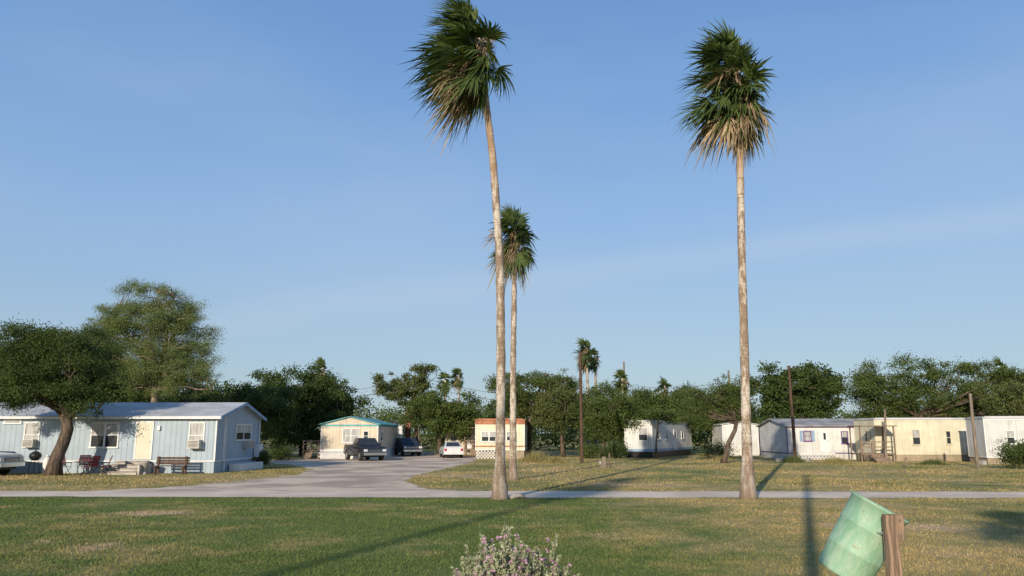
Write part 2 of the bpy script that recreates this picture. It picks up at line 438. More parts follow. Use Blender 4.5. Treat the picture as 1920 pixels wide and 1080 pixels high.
sd = bpy.data.lights.new('sun', 'SUN'); sd.energy = 5.0; sd.angle = R(.55); sd.color = (1, .87, .68)
so = bpy.data.objects.new('sun', sd); COL.objects.link(so)
sv = Vector((math.sin(R(SUN_AZ))*math.cos(R(SUN_EL)), math.cos(R(SUN_AZ))*math.cos(R(SUN_EL)), math.sin(R(SUN_EL))))
so.rotation_euler = sv.to_track_quat('Z', 'Y').to_euler(); so.location = (-20, -40, 30)

cd = bpy.data.cameras.new('camera'); cd.lens = 27.7; cd.sensor_width = 36; cd.clip_end = 5000; cd.clip_start = .05
co = bpy.data.objects.new('camera', cd); COL.objects.link(co); co.location = (0, 0, 2.2); co.rotation_euler = (R(90+10.43), 0, 0)
scene.camera = co
scene.view_settings.view_transform = 'Standard'; scene.view_settings.look = 'None'; scene.view_settings.exposure = 0

# ------------------------------------------------------------------ ground and roads
mb = MB(); n = 64
mb.add([(1500*math.cos(i*2*math.pi/n), 1500*math.sin(i*2*math.pi/n), 0) for i in range(n)], [tuple(range(n))])
mb.obj('ground', MG)

def ragged(name, pts, z, m, step=.5, amp=.12, seed=3):
    rng = random.Random(seed); out = []
    for i in range(len(pts)):
        a = Vector(pts[i]+(0,)); b = Vector(pts[(i+1) % len(pts)]+(0,)); k = max(1, int((b-a).length/step)); 
        nn = Vector((-(b-a).y, (b-a).x, 0)).normalized()
        for j in range(k):
            p = a.lerp(b, j/k)+nn*rng.uniform(-amp, amp); out.append((p.x, p.y, z))
    mb = MB(); mb.add(out, [tuple(range(len(out)))]); return mb.obj(name, m)
ragged('road', [(-140, 28.8), (-20, 28.7), (0, 28.0), (14, 27.9), (140, 27.5), (140, 30.4), (14, 30.9), (0, 31.2), (-20, 31.2), (-140, 31.2)], .008, M['road'])
ragged('gravel_drive', [(-16.5, 31.0), (-13.9, 34.2), (-12.9, 37), (-11.4, 43.6), (-12.4, 50), (-15.5, 57), (-19.6, 62), (-30, 63.5), (-30, 68), (-17.5, 68), (-14.5, 76), (-13.5, 92), (-7.8, 92), (-7, 78), (-3.2, 76), (-3.0, 62), (-4.0, 52), (-5.2, 42), (-4.9, 36.6), (-3.6, 33), (-1.5, 31.0)], .004, M['drive'], amp=.3)

# grass
rng = np.random.default_rng(11)
def blades(name, xy, h, wd, parent=None, m=MBL):
    n = len(xy); a = rng.uniform(0, 2*math.pi, n); lean = rng.normal(size=(n, 2))*(h*.45)[:, None]
    dx = np.stack([np.cos(a), np.sin(a)], 1)*wd[:, None]
    z0 = np.zeros((n, 1))
    A = np.concatenate([xy-dx, z0], 1); B = np.concatenate([xy+dx, z0], 1); T = np.concatenate([xy+lean, h[:, None]], 1)
    return poly_mesh(name, np.stack([A, B, T], 1), 3, [m], parent)
def vn(xy, s, sh=0):
    return (np.sin(xy[:, 0]*s+sh)+np.sin(xy[:, 1]*s*1.3+sh*2)+np.sin((xy[:, 0]+xy[:, 1])*s*.7+1+sh)+np.sin((xy[:, 0]-xy[:, 1]*.6)*s*2.1))/4
n = 330000
Y = 9.0*np.exp(rng.uniform(0, 1, n)*math.log(28.2/9.0)); X = rng.uniform(-1, 1, n)*(Y*.70+1)
xy = np.stack([X, Y], 1); keep = rng.uniform(size=n) < np.clip(.72+.5*vn(xy, 1.1)-.25*(X > 3), .2, 1); xy = xy[keep]
h = rng.uniform(.015, .045, len(xy))*(1+.35*vn(xy, .8, 2)); wd = .004+.00035*xy[:, 1]*rng.uniform(.7, 1.5, len(xy))
blades('lawn_grass', xy, h, wd)
n = 130000
Y = 31*np.exp(rng.uniform(0, 1, n)*math.log(75/31.)); X = rng.uniform(-1, 1, n)*(Y*.72)
xy = np.stack([X, Y], 1)
def in_drive(X, Y):
    l = np.interp(Y, [31, 34, 37, 44, 50, 57, 62, 80], [-16.5, -13.9, -12.9, -11.4, -12.4, -15.5, -19.6, -30]); r = np.interp(Y, [31, 33, 37, 42, 52, 62, 80], [-1.5, -3.6, -4.9, -5.2, -4.0, -3.0, -3.0])
    return (X > l-.1) & (X < r+.1)
keep = (~in_drive(X, Y)) & (rng.uniform(size=n) < np.clip(.55+.8*vn(xy, .6, 5), .08, 1)) & ~((Y > 44.8) & (X < -16) & (Y < 53)); xy = xy[keep]
blades('meadow_grass', xy, rng.uniform(.025, .08, len(xy))*(1+.6*vn(xy, .5, 1)), .014+.0003*xy[:, 1]*rng.uniform(.7, 1.3, len(xy)))

# ------------------------------------------------------------------ buildings
def home(name, loc, rotdeg, L, W, z0, z1, wall, roofm='roof', rise=0.0, axis='x', skirt='whited', wins=(), doors=(), trim='white', band=None, over=.15, acs=()):
    e = empty(name, (loc[0], loc[1], 0), R(rotdeg))
    mb = MB()
    z = z1
    mb.box(0, L, 0, W, z0, z1)
    if rise > 0:
        if axis == 'x':
            for x0, x1 in ((0, .1), (L-.1, L)):
                mb.add([(x0, 0, z1), (x1, 0, z1), (x1, W, z1), (x0, W, z1), (x0, W/2, z1+rise), (x1, W/2, z1+rise)], [(0, 3, 4), (1, 5, 2), (0, 4, 5, 1), (3, 2, 5, 4)])
        else:
            for y0, y1 in ((0, .1), (W-.1, W)):
                mb.add([(0, y0, z1), (0, y1, z1), (L, y1, z1), (L, y0, z1), (L/2, y0, z1+rise), (L/2, y1, z1+rise)], [(0, 4, 3), (1, 2, 5), (0, 1, 5, 4), (3, 4, 5, 2)])
    mb.obj('walls', M[wall], e)
    mb = MB(); mb.box(.04, L-.04, .04, W-.04, -.05, z0-.002); mb.obj('skirting', M[skirt], e)
    mb = MB(); o = over; t = .07
    if rise > 0:
        if axis == 'x':
            s = rise/(W/2)
            for sg in (0, 1):
                ya = -o if sg == 0 else W+o; ym = W/2
                za = z1-o*s+.01; zm = z1+rise+.01
                mb.hexa([(-o, ya, za), (L+o, ya, za), (L+o, ym, zm), (-o, ym, zm), (-o, ya, za+t), (L+o, ya, za+t), (L+o, ym, zm+t), (-o, ym, zm+t)])
        else:
            s = rise/(L/2)
            for sg in (0, 1):
                xa = -o if sg == 0 else L+o; xm = L/2; za = z1-o*s+.01; zm = z1+rise+.01
                mb.hexa([(xa, -o, za), (xa, W+o, za), (xm, W+o, zm), (xm, -o, zm), (xa, -o, za+t), (xa, W+o, za+t), (xm, W+o, zm+t), (xm, -o, zm+t)])
    else:
        mb.box(-o, L+o, -o, W+o, z1+.003, z1+.09); mb.box(-o+.25, L+o-.25, -o+.25, W+o-.25, z1+.092, z1+.16)
    mb.obj('roof', M[roofm], e)
    mb = MB(); c = .07
    for x in (-.012, L-c+.012):
        for y in (-.012, W-c+.012):
            mb.box(x, x+c, y, y+c, z0, z1-.01)
    mb.box(c, L-c, -.02, -.002, z1-.14, z1-.02); mb.box(c, L-c, -.022, -.002, z0, z0+.07)
    mb.box(L+.002, L+.02, c, W-c, z0, z0+.07); mb.box(-.02, -.002, c, W-c, z0, z0+.07)
    mb.obj('trim', M[trim], e)
    if band:
        for bm_, za, zb in band:
            mb = MB(); d = .03
            mb.box(-d, L+d, -d, -.003, za, zb); mb.box(L+.003, L+d, -.002, W, za, zb); mb.box(-d, -.003, -.002, W, za, zb)
            mb.obj('painted_band', M[bm_], e)
    FR = {'f': ((0, 0), (1, 0), (0, -1)), 'r': ((L, 0), (0, 1), (1, 0)), 'l': ((0, 0), (0, 1), (-1, 0))}
    gm = MB(); fm = MB()
    for wv in wins:
        fc, u0, u1, za, zb, kind = wv; fr = FR[fc]; t = .07
        gm.obox(fr, (u0+t, u1-t), (.004, .012), (za+t, zb-t), 1 if 'c' in kind else 0)
        if 'h' in kind:   # half curtain
            gm.obox(fr, (u0+t, u1-t), (.013, .018), ((za+zb)/2+.03, zb-t), 1)
        fm.obox(fr, (u0, u1), (.002, .05), (zb-t, zb)); fm.obox(fr, (u0-.03, u1+.03), (.002, .08), (za-.02, za+t-.002))
        fm.obox(fr, (u0, u0+t), (.002, .05), (za+t, zb-t-.002)); fm.obox(fr, (u1-t, u1), (.002, .05), (za+t, zb-t-.002))
        fm.obox(fr, (u0+t, u1-t), (.019, .04), ((za+zb)/2-.02, (za+zb)/2+.02))
        if 'd' in kind: fm.obox(fr, ((u0+u1)/2-.05, (u0+u1)/2+.05), (.019, .045), (za+t, zb-t))
        if 's' in kind:  # shutters
            for a in (u0-.28, u1+.04): fm.obox(fr, (a, a+.22), (.002, .03), (za, zb), 1)
    if wins:
        gm.obj('window_panes', [M['glass'], M['curtain']], e); fm.obj('window_frames', [M[trim] if trim != 'bluetrim' else M['white'], M['bluetrim']], e)
    for dv in doors:
        fc, u0, u1, za, zb, dm = dv; fr = FR[fc]; mb = MB()
        mb.obox(fr, (u0, u1), (.003, .035), (za, zb)); 
        mb.obox(fr, (u0-.07, u0-.002), (.003, .055), (za, zb+.07), 1); mb.obox(fr, (u1+.002, u1+.07), (.003, .055), (za, zb+.07), 1)
        mb.obox(fr, (u0, u1), (.003, .055), (zb+.002, zb+.07), 1)
        mb.obox(fr, (u0+.2, u1-.2), (.036, .042), (zb-.75, zb-.2), 2); mb.obox(fr, (u1-.12, u1-.07), (.036, .08), (za+.95, za+1.0), 3)
        mb.obj('door', [M[dm], M['white'], M['door'] if dm == 'door' else M['glass'], M['chrome']], e)
    for av in acs:
        fc, u0, u1, za, zb, dep = av; fr = FR[fc]; mb = MB()
        mb.obox(fr, (u0, u1), (.01, dep), (za, zb))
        for k in range(5):
            zz = za+(zb-za)*(.15+.16*k); mb.obox(fr, (u0+.05, u1-.05), (dep+.001, dep+.006), (zz, zz+.03), 1)
        mb.obj('air_conditioner', [M['acm'], M['blackm']], e, bevel=.01)
    return e, FR

h1, FR = home('blue_mobile_home', (-34, 45), 0, 17.4, 7.7, .62, 3.12, 'blue', 'roof', .85, skirt='blue', over=.3,
    wins=[('f', 5.4, 6.4, 2.72, 3.0, ''), ('f', 6.6, 7.5, 1.4, 2.8, 'c'), ('f', 10.35, 11.95, 1.38, 2.8, 'dh'), ('f', 15.85, 16.75, 1.35, 2.8, 'c'), ('r', 3.1, 5.9, 1.75, 2.75, 'dh')],
    doors=[('f', 12.95, 13.8, .75, 2.78, 'door')], acs=[('f', 16.0, 16.65, 1.36, 1.82, .5), ('r', 4.6, 5.3, 1.3, 1.74, .5), ('f', 6.8, 7.4, 1.42, 1.85, .45)])
mb = MB(); fr = FR['r']
mb.obox(fr, (1.15, 1.3), (.002, .04), (.64, 3.1)); mb.obox(fr, (1.32, 1.38), (.03, .08), (.1, 3.0)); mb.obox(fr, (7.4, 7.5), (.03, .1), (.1, 3.0))
mb.obox(FR['f'], (-.3, 17.7), (.3, .33), (2.98, 3.10)); mb.obox(FR['f'], (14.1, 14.25), (.01, .13), (2.35, 2.6))
mb.obj('downpipes_and_fascia', M['white'], h1)
mb = MB()
for ya, za, yb, zb in ((-.3, 3.06, 3.85, 3.98), (8.0, 3.06, 3.85, 3.98)):
    mb.hexa([(17.705, ya, za-.1), (17.74, ya, za-.1), (17.74, yb, zb-.1), (17.705, yb, zb-.1), (17.705, ya, za+.07), (17.74, ya, za+.07), (17.74, yb, zb+.07), (17.705, yb, zb+.07)])
mb.obj('barge_boards', M['bluetrim'], h1)
mb = MB()
mb.box(17.45, 18.2, 2.2, 6.2, 0, .42); mb.box(17.45, 17.8, 6.6, 7.3, .7, 1.5)
mb.obj('side_step_and_meter', M['white'], h1)
st = empty('wooden_steps', (-21.1, 43.4, 0)); mb = MB()
for k in range(4):
    mb.box(-.9, .95, .0+.38*k, .36+.38*k, .17*k+.1, .17*(k+1)); mb.box(-.85, .9, .03+.38*k, .36+.38*k, 0, .17*k+.098, 1)
mb.box(-.999, -.91, 0, 1.5, .0, .5, 1); mb.box(.96, 1.05, .05, 1.5, 0, .52, 1)
mb.obj('treads', [M['woodg'], M['conc']], st)

home('teal_roof_mobile_home', (-16.7, 70), 0, 5.0, 12, .75, 2.95, 'cream2', 'teal', .62, axis='y', over=.2, trim='white', skirt='white',
    wins=[('f', 1.9, 3.4, 1.35, 2.6, 'dc'), ('f', 3.7, 4.2, 1.5, 2.4, ''), ('r', 1.2, 2.4, 1.5, 2.4, '')], band=[('teal', 2.78, 2.93)])
def porch(name, x, y, wd, dp, zd, zr, cover=False):
    p = empty(name, (x, y, 0)); mb = MB()
    mb.box(0, wd, 0, dp, zd-.1, zd)
    k = max(2, int(wd/.7)); 
    for i in range(k+1):
        px_ = (wd-.09)*i/k; zt_ = 2.7 if (cover and i in (0, k)) else zr
        mb.box(px_, px_+.09, -.01, .08, 0, zt_); mb.box(px_, px_+.09, dp-.09, dp-.01, 0, zt_)
        if i < k:
            for z in (zd+.45, zr-.12): mb.box(px_+.092, px_+(wd-.09)/k-.002, .02, .06, z, z+.08)
    for q in range(4): mb.box(wd*.25, wd*.7, -1.2+.3*q, -.92+.3*q, (zd-.1)/4*q, (zd-.1)/4*(q+1))
    if cover: mb.box(-.15, wd+.15, -.2, dp, 2.702, 2.78)
    mb.obj('deck_and_railing', M['wood'], p)
porch('porch_deck', -18.2, 69.9, 1.4, 3, .75, 1.6)
porch('porch_deck', 26.9, 62.0, 2.7, 1.9, .65, 1.6, True)
porch('porch_deck', -4.9, 82.2, 2.4, 1.7, .6, 1.5, True)
def lattice(name, x0, x1, y, z0, z1, m='white'):
    e = empty(name, (x0, y, 0)); mb = MB(); L = x1-x0; H = z1-z0; s = .28; k = -H
    while k < L:
        for sg in (1, -1):
            xa, xb = k, k+H
            ca, cb = max(0, xa), min(L, xb)
            if cb > ca:
                za = (ca-xa); zb = (cb-xa)
                if sg < 0: za, zb = H-za, H-zb
                yy = 0 if sg > 0 else -.022
                mb.hexa([(ca, yy, z0+za-.03), (cb, yy, z0+zb-.03), (cb, yy+.02, z0+zb-.03), (ca, yy+.02, z0+za-.03), (ca, yy, z0+za+.03), (cb, yy, z0+zb+.03), (cb, yy+.02, z0+zb+.03), (ca, yy+.02, z0+za+.03)])
        k += s
    mb.box(-.04, L+.04, -.05, -.024, z1, z1+.08)
    mb.obj('slats', M[m], e); return e
lattice('lattice_fence', -16.7, -14.4, 69.6, .0, .7)
lattice('lattice_fence', -3.1, -1.0, 69.7, .0, .75)
lattice('lattice_fence', 24.0, 27.0, 67.4, .0, .5)

home('storage_shed', (-14.0, 86), 5, 2.2, 3, .1, 3.0, 'whited', 'roofg', .35, axis='y', doors=[('f', .6, 1.5, .1, 2.2, 'white')])
home('beige_trailer', (-7.0, 84), 4, 3.6, 9, .5, 3.05, 'cream2', 'roof', .25, axis='y', wins=[('f', .5, 1.3, 1.4, 2.4, 'h')], doors=[('f', 2.2, 2.9, .6, 2.5, 'white')], band=[('teal', 2.8, 3.0)])
home('red_band_trailer', (-3.2, 70), -3, 4.3, 12, .72, 3.3, 'cream', 'rust', 0, trim='white', skirt='tan', over=.08,
     wins=[('f', .5, 1.9, 1.45, 2.35, 'dh'), ('f', 2.7, 3.6, 1.5, 2.35, 'h')], band=[('rust', 2.95, 3.28), ('rust', 1.02, 1.12)])
home('white_trailer', (12.6, 72), 63.4, 14, 2.6, .55, 3.2, 'whited', 'roof', 0, trim='white', skirt='blackm', over=.08,  # underside is open: black skirting box stands in for the shade beneath
     wins=[('f', 1.5, 2.4, 1.6, 2.4, ''), ('f', 4.2, 5.0, 1.6, 2.4, 'h'), ('f', 10.0, 10.9, 1.6, 2.4, ''), ('l', .4, 1.3, 1.5, 2.7, 'h')], doors=[('f', 7.2, 8.0, .62, 2.5, 'white')], band=[('bluetrim', .56, .78)])
home('purple_trim_mobile_home', (23.3, 68), 0, 7.2, 7.4, .5, 2.78, 'whited', 'roofg', .62, trim='purple', skirt='whited', over=.25,
     wins=[('f', 1.4, 2.1, 1.5, 2.4, 'cs'), ('f', 4.6, 5.2, 1.3, 2.35, 'h')], doors=[('f', 2.9, 3.5, .6, 2.4, 'white')])
home('far_white_shed', (21.0, 80), 0, 3.6, 4, .1, 3.0, 'whited', 'roof', .3, axis='y')
home('cream_trailer', (29.0, 64), 0, 9.3, 3.8, .5, 3.25, 'cream', 'roof', 0, trim='cream', skirt='tan', over=.06,
     wins=[('f', 2.9, 3.6, 1.25, 2.5, 'h'), ('f', 5.6, 6.05, 1.3, 2.4, ''), ('l', .8, 1.8, 1.4, 2.4, '')], doors=[('f', 7.1, 7.75, .55, 2.4, 'cream')])
home('corrugated_trailer', (34.2, 58), -9, 12, 3.2, .45, 3.25, 'corr', 'roof', 0, trim='white', skirt='tan', over=.06, wins=[('f', 1.4, 2.0, 1.4, 2.4, 'h'), ('f', 5, 6, 1.4, 2.4, '')])

mb = MB(); mb.box(-11.9, -11.3, 89, 89.6, 0, 4.6); mb.box(-12.0, -11.2, 88.9, 89.7, 4.6, 4.75); mb.obj('brick_chimney', M['brick'])

# ------------------------------------------------------------------ poles
def pole(name, x, y, h, r, m, arm=False, lean=0):
    e = empty(name, (x, y, 0)); mb = MB(); mb.tube([(0, 0, -.1), (lean*.5, 0, h*.5), (lean, 0, h)], [r, r*.92, r*.8], 12)
    if arm:
        mb.box(-1.1, 1.1, -.06, .06, h-.7, h-.58)
        for q in (-1, -.5, .5, 1): mb.cyl((q, 0, h-.58), (q, 0, h-.4), .05, .03, 8)
    mb.obj('shaft', M[m], e); return e
pole('utility_pole', 5.2, 60, 8.3, .125, 'pole'); pole('utility_pole', 21.8, 62, 7.4, .12, 'pole', lean=-.05)
pole('wooden_post', 30.0, 52, 4.75, .11, 'poleg'); pole('wooden_post', 28.4, 61.3, 4.0, .10, 'poleg', lean=.3)
pole('utility_pole', -11.6, 100, 9.6, .15, 'poleg', True); pole('utility_pole', 15.6, 110, 12, .15, 'poleg'); pole('utility_pole', 27.4, 100, 10, .15, 'poleg')
pole('utility_pole', -40, 104, 9.6, .15, 'poleg', True)
pole('utility_pole', -1.1, -3.0, 16.0, .14, 'poleg')
def wire(a, b, sag):
    a, b = Vector(a), Vector(b); pts = []
    for i in range(17):
        t = i/16; p = a.lerp(b, t); p.z -= sag*4*t*(1-t); pts.append(p)
    mb = MB(); mb.tube(pts, .02, 4); mb.obj('power_line', M['blackm'])
for dz in (0, -.9):
    wire((-40, 104, 9.2+dz), (-11.6, 100, 9.2+dz), 1.9); wire((-11.6, 100, 9.2+dz), (15.6, 110, 9.0+dz), 2.0); wire((15.6, 110, 9.0+dz), (27.4, 100, 8.7+dz), .8); wire((27.4, 100, 8.7+dz), (75, 100, 8.7+dz), 2)

# ------------------------------------------------------------------ vehicles
def vehicle(name, loc, rotdeg, kind, paint):
    e = empty(name, (loc[0], loc[1], 0), R(rotdeg))
    if kind == 'sedan':
        hw, wr, xr, xf = .89, .33, -1.38, 1.42; zb = .26
        prof = [(2.33, .30), (2.38, .5), (2.33, .70), (2.1, .80), (1.15, .95), (-1.6, 1.0), (-2.25, .97), (-2.36, .8), (-2.38, .5), (-2.3, .32)]
        gh = [(-1.85, 1.25, .98, .80), (-1.05, .40, 1.42, .60)]
    elif kind == 'pickup':
        hw, wr, xr, xf = .98, .40, -1.75, 1.75; zb = .42
        prof = [(2.72, .45), (2.78, .65), (2.74, 1.0), (2.6, 1.10), (1.25, 1.2), (-.75, 1.2), (-.78, 1.26), (-2.7, 1.26), (-2.78, .7), (-2.72, .5)]
        gh = [(-.72, 1.32, 1.19, .88), (-.45, .62, 1.80, .70)]
    else:  # suv
        hw, wr, xr, xf = .95, .38, -1.4, 1.45; zb = .38
        prof = [(2.35, .42), (2.42, .6), (2.38, .95), (2.2, 1.05), (1.15, 1.14), (-2.3, 1.14), (-2.42, .8), (-2.38, .45)]
        gh = [(-2.3, 1.2, 1.13, .86), (-2.05, .5, 1.74, .70)]
    pts = list(prof)
    def arch(xc, rr): return [(xc+rr*math.cos(t), max(zb, wr+rr*math.sin(t))) for t in [math.pi*(1-k/10) for k in range(11)]]
    ar = wr+.07
    pts = pts + [(xr-ar-.05, zb)] + arch(xr, ar) + arch(xf, ar) + [(xf+ar+.04, zb)]
    mb = MB(); n = len(pts)
    L_ = [(x, -hw+(.05 if z > .9 else 0), z) for x, z in pts]; Rr = [(x, hw-(.05 if z > .9 else 0), z) for x, z in pts]
    mb.add(L_+Rr, [tuple(range(n)), tuple(range(2*n-1, n-1, -1))]+[(i, (i+1) % n, n+(i+1) % n, n+i) for i in range(n)])
    mb.obj('body', M[paint], e, bevel=.045)
    (x0, x1, z0, w0), (x2, x3, z1, w1) = gh
    c = [(x0, -w0, z0), (x1, -w0, z0), (x1, w0, z0), (x0, w0, z0), (x2, -w1, z1), (x3, -w1, z1), (x3, w1, z1), (x2, w1, z1)]
    mb = MB(); mb.hexa(c); mb.obj('cabin', M[paint], e, bevel=.04)
    mb = MB(); cv = [Vector(q) for q in c]
    def pane(a, b, c_, d, s0=.0, s1=1.0, m=.1):
        nn = (b-a).cross(d-a).normalized()
        ce = (a+b+c_+d)/4
        if nn.dot(ce-Vector(((x0+x1)/2, 0, (z0+z1)/2))) < 0: nn = -nn
        def P(u, v): return a.lerp(b, u).lerp(d.lerp(c_, u), v)
        q = [P(s0, m), P(s1, m), P(s1, 1-m*1.1), P(s0, 1-m*1.1)]
        mb.hexa([p_+nn*.004 for p_ in q]+[p_+nn*.012 for p_ in q])
    pane(cv[1], cv[2], cv[6], cv[5], .06, .94); pane(cv[3], cv[0], cv[4], cv[7], .08, .92)
    sp = [(.06, .48), (.52, .93)] if kind != 'suv' else [(.04, .3), (.33, .62), (.65, .95)]
    for a, b in sp:
        pane(cv[0], cv[1], cv[5], cv[4], a, b); pane(cv[3], cv[2], cv[6], cv[7], a, b)
    mb.obj('windows', M['glass'], e)
    mb = MB()
    for xc in (xr, xf):
        for sg in (-1, 1):
            yo = sg*(hw+.005); yi = sg*(hw-.24)
            mb.tube([(xc, yi, wr), (xc, sg*(hw-.04), wr), (xc, yo, wr)], [wr*.98, wr, wr*.9], 24, 0)
            mb.cyl((xc, yo+sg*.001, wr), (xc, yo+sg*.012, wr), wr*.62, wr*.55, 16, 1); mb.cyl((xc, yo+sg*.013, wr), (xc, yo+sg*.03, wr), wr*.17, wr*.15, 10, 1)
            for q in range(5):
                a = q*2*math.pi/5; mb.cyl((xc+wr*.42*math.cos(a), yo+sg*.0125, wr+wr*.42*math.sin(a)), (xc+wr*.42*math.cos(a), yo+sg*.016, wr+wr*.42*math.sin(a)), wr*.11, wr*.11, 8, 0)
    mb.obj('wheels', [M['tyre'], M['rim']], e)
    fx = max(p[0] for p in prof); rx = min(p[0] for p in prof); zt = (.62 if kind == 'sedan' else .84)
    mb = MB()
    for sg in (-1, 1):
        a, b = sorted((sg*(hw-.36), sg*(hw-.06)))
        mb.box(fx-.1, fx+.012, a, b, zt-.09, zt+.09, 0)
        a, b = sorted((sg*(hw-.26), sg*(hw-.05))); mb.box(rx-.012, rx+.1, a, b, zt, zt+.22, 1)
        a, b = sorted((sg*(w0+.02), sg*(w0+.2))); mb.box(x1-.45, x1-.33, a, b, z0+.03, z0+.18, 2)
    mb.box(fx-.1, fx+.012, -hw+.4, hw-.4, zt-.12, zt+.09, 2)
    for k in range(3): mb.box(fx+.012, fx+.02, -hw+.42, hw-.42, zt-.1+k*.06, zt-.08+k*.06, 3)
    bmt = 3 if kind != 'sedan' else 4
    mb.box(fx-.05, fx+.09, -hw+.04, hw-.04, zb+.04, zb+.24, bmt); mb.box(rx-.1, rx+.05, -hw+.04, hw-.04, zb+.06, zb+.26, bmt)
    mb.box(rx-.11, rx-.101, -.16, .16, zb+.09, zb+.22, 4); mb.box(rx+.2, fx-.2, -hw+.3, hw-.3, zb-.1, zb+.02, 2)
    mb.obj('lamps_grille_bumpers', [M['lamp'], M['tail'], M['blackm'], M['chrome'], M['carwhite']], e, bevel=.012)
    return e
vehicle('pickup_truck', (-29.1, 42.6), -3, 'pickup', 'carwhite')
vehicle('pickup_truck', (-12.2, 66.5), -62, 'pickup', 'cardark')
vehicle('parked_suv', (-10.4, 80), -70, 'suv', 'cardark2')
vehicle('parked_car', (-5.6, 74), 100, 'sedan', 'carwhite')

# ------------------------------------------------------------------ yard furniture
def chair(loc, rot):
    e = empty('lawn_chair', (loc[0], loc[1], 0), R(rot)); mb = MB()
    for s in (-.27, .27):
        mb.tube([(s, .25, 0), (s, -.2, .42), (s, -.22, .45)], .014, 6, 1); mb.tube([(s, -.25, 0), (s, .22, .42), (s, .42, 1.0)], .014, 6, 1)
        mb.box(s-.03, s+.03, -.25, .25, .62, .65, 1)
        mb.tube([(s, -.22, .44), (s, -.24, .62)], .012, 6, 1)
    for k in range(6): mb.box(-.26, .26, -.22+k*.075, -.155+k*.075, .42, .435, 0)
    for k in range(7):
        y = .24+k*.026; z = .47+k*.078; mb.hexa([(-.26, y, z), (.26, y, z), (.26, y+.02, z), (-.26, y+.02, z), (-.26, y+.02, z+.07), (.26, y+.02, z+.07), (.26, y+.04, z+.07), (-.26, y+.04, z+.07)], 0)
    mb.obj('frame_and_webbing', [M['red'], M['blackm']], e)
chair((-24.0, 43.2), 60); chair((-23.3, 43.9), 20); chair((-21.9, 43.2), -60); chair((-22.3, 42.6), -110)
e = empty('patio_table', (-22.9, 43.2, 0)); mb = MB(); mb.cyl((0, 0, .68), (0, 0, .71), .5, .5, 24, 0); mb.cyl((0, 0, .1), (0, 0, .68), .03, .03, 8); 
for a in range(4): mb.tube([(0, 0, .15), (.35*math.cos(a*1.57), .35*math.sin(a*1.57), 0)], .02, 6)
for k in range(4):
    a = k*1.7; mb.cyl((.25*math.cos(a), .25*math.sin(a), .711), (.25*math.cos(a), .25*math.sin(a), .85), .04, .035, 8, 1)
mb.obj('table', [M['blackm'], M['red']], e)
e = empty('park_bench', (-18.5, 43.7, 0)); mb = MB()
for k in range(4): mb.box(-.9, .9, -.22+k*.12, -.12+k*.12, .43, .47)
for k in range(3): mb.box(-.9, .9, .28+k*.02, .31+k*.02, .52+k*.14, .63+k*.14)
for s in (-.75, .75): mb.box(s-.05, s+.05, -.2, -.1, 0, .36); mb.box(s-.05, s+.05, .2, .27, 0, .95); mb.box(s-.06, s+.06, -.24, .199, .361, .428)
mb.obj('slats_and_legs', M['pole'], e)
e = empty('stone_urn', (-20.0, 43.9, 0)); mb = MB(); mb.tube([(0, 0, 0), (0, 0, .08), (0, 0, .12), (0, 0, .3), (0, 0, .42), (0, 0, .6), (0, 0, .66)], [.18, .18, .1, .09, .2, .24, .28], 16); mb.obj('urn', M['conc'], e, smooth=True)
e = empty('charcoal_grill', (-26.1, 44.1, 0)); mb = MB()
mb.tube([(0, 0, .72), (0, 0, .82), (0, 0, .95), (0, 0, 1.08), (0, 0, 1.2), (0, 0, 1.24)], [.12, .25, .32, .29, .14, .03], 18)
for a in range(3): mb.tube([(.18*math.cos(a*2.09), .18*math.sin(a*2.09), .8), (.33*math.cos(a*2.09), .33*math.sin(a*2.09), 0)], .015, 6)
mb.cyl((0, 0, 1.24), (0, 0, 1.3), .03, .03, 8); mb.obj('kettle', M['blackm'], e, smooth=True)
e = empty('propane_tank', (-25.6, 44.4, 0)); mb = MB(); mb.tube([(0, 0, 0), (0, 0, .08), (0, 0, .75), (0, 0, .88), (0, 0, .93)], [.14, .2, .2, .12, .06], 16); mb.cyl((0, 0, .93), (0, 0, 1.02), .08, .08, 10); mb.obj('tank', M['white'], e, smooth=True)
for i, (x, y, s) in enumerate([(20.8, 62.5, .3), (21.6, 63.0, .25), (23.0, 62.6, .3), (6.5, 58, .25), (33.5, 57.5, .3)]):
    e = empty('concrete_block', (x, y, 0), random.uniform(0, 3)); mb = MB(); mb.box(-s, s, -s*.5, s*.5, 0, s*.9)
    mb.box(-s*.8, -s*.1, -s*.3, s*.3, s*.9+.002, s*.9+.02, 1); mb.box(s*.1, s*.8, -s*.3, s*.3, s*.9+.002, s*.9+.02, 1); mb.obj('block', [M['conc'], M['roofg']], e, bevel=.02)
e = empty('drain_pipe', (.15, 27.6, 0)); mb = MB(); mb.tube([(-.2, 0, .02), (-.1, 0, .09), (.1, .05, .12), (.28, .1, .05)], [.07, .08, .08, .06], 10); mb.obj('pipe', M['conc'], e, smooth=True)
# short stump and stake on the far lawn
e = empty('tree_stump', (5.9, 52, 0)); mb = MB(); mb.tube([(0, 0, -.05), (.02, 0, .3), (.05, 0, .7)], [.22, .17, .14], 10, jit=.12); mb.tube([(.35, .1, -.05), (.4, .1, .9)], [.06, .04], 8, jit=.1); mb.obj('stump', M['poleg'], e)
e = empty('wooden_stake', (26.4, 54, 0)); mb = MB(); mb.box(-.04, .04, -.04, .04, -.05, .6); mb.box(-.2, .2, -.06, -.042, .3, .42); mb.obj('stake', M['wood'], e)

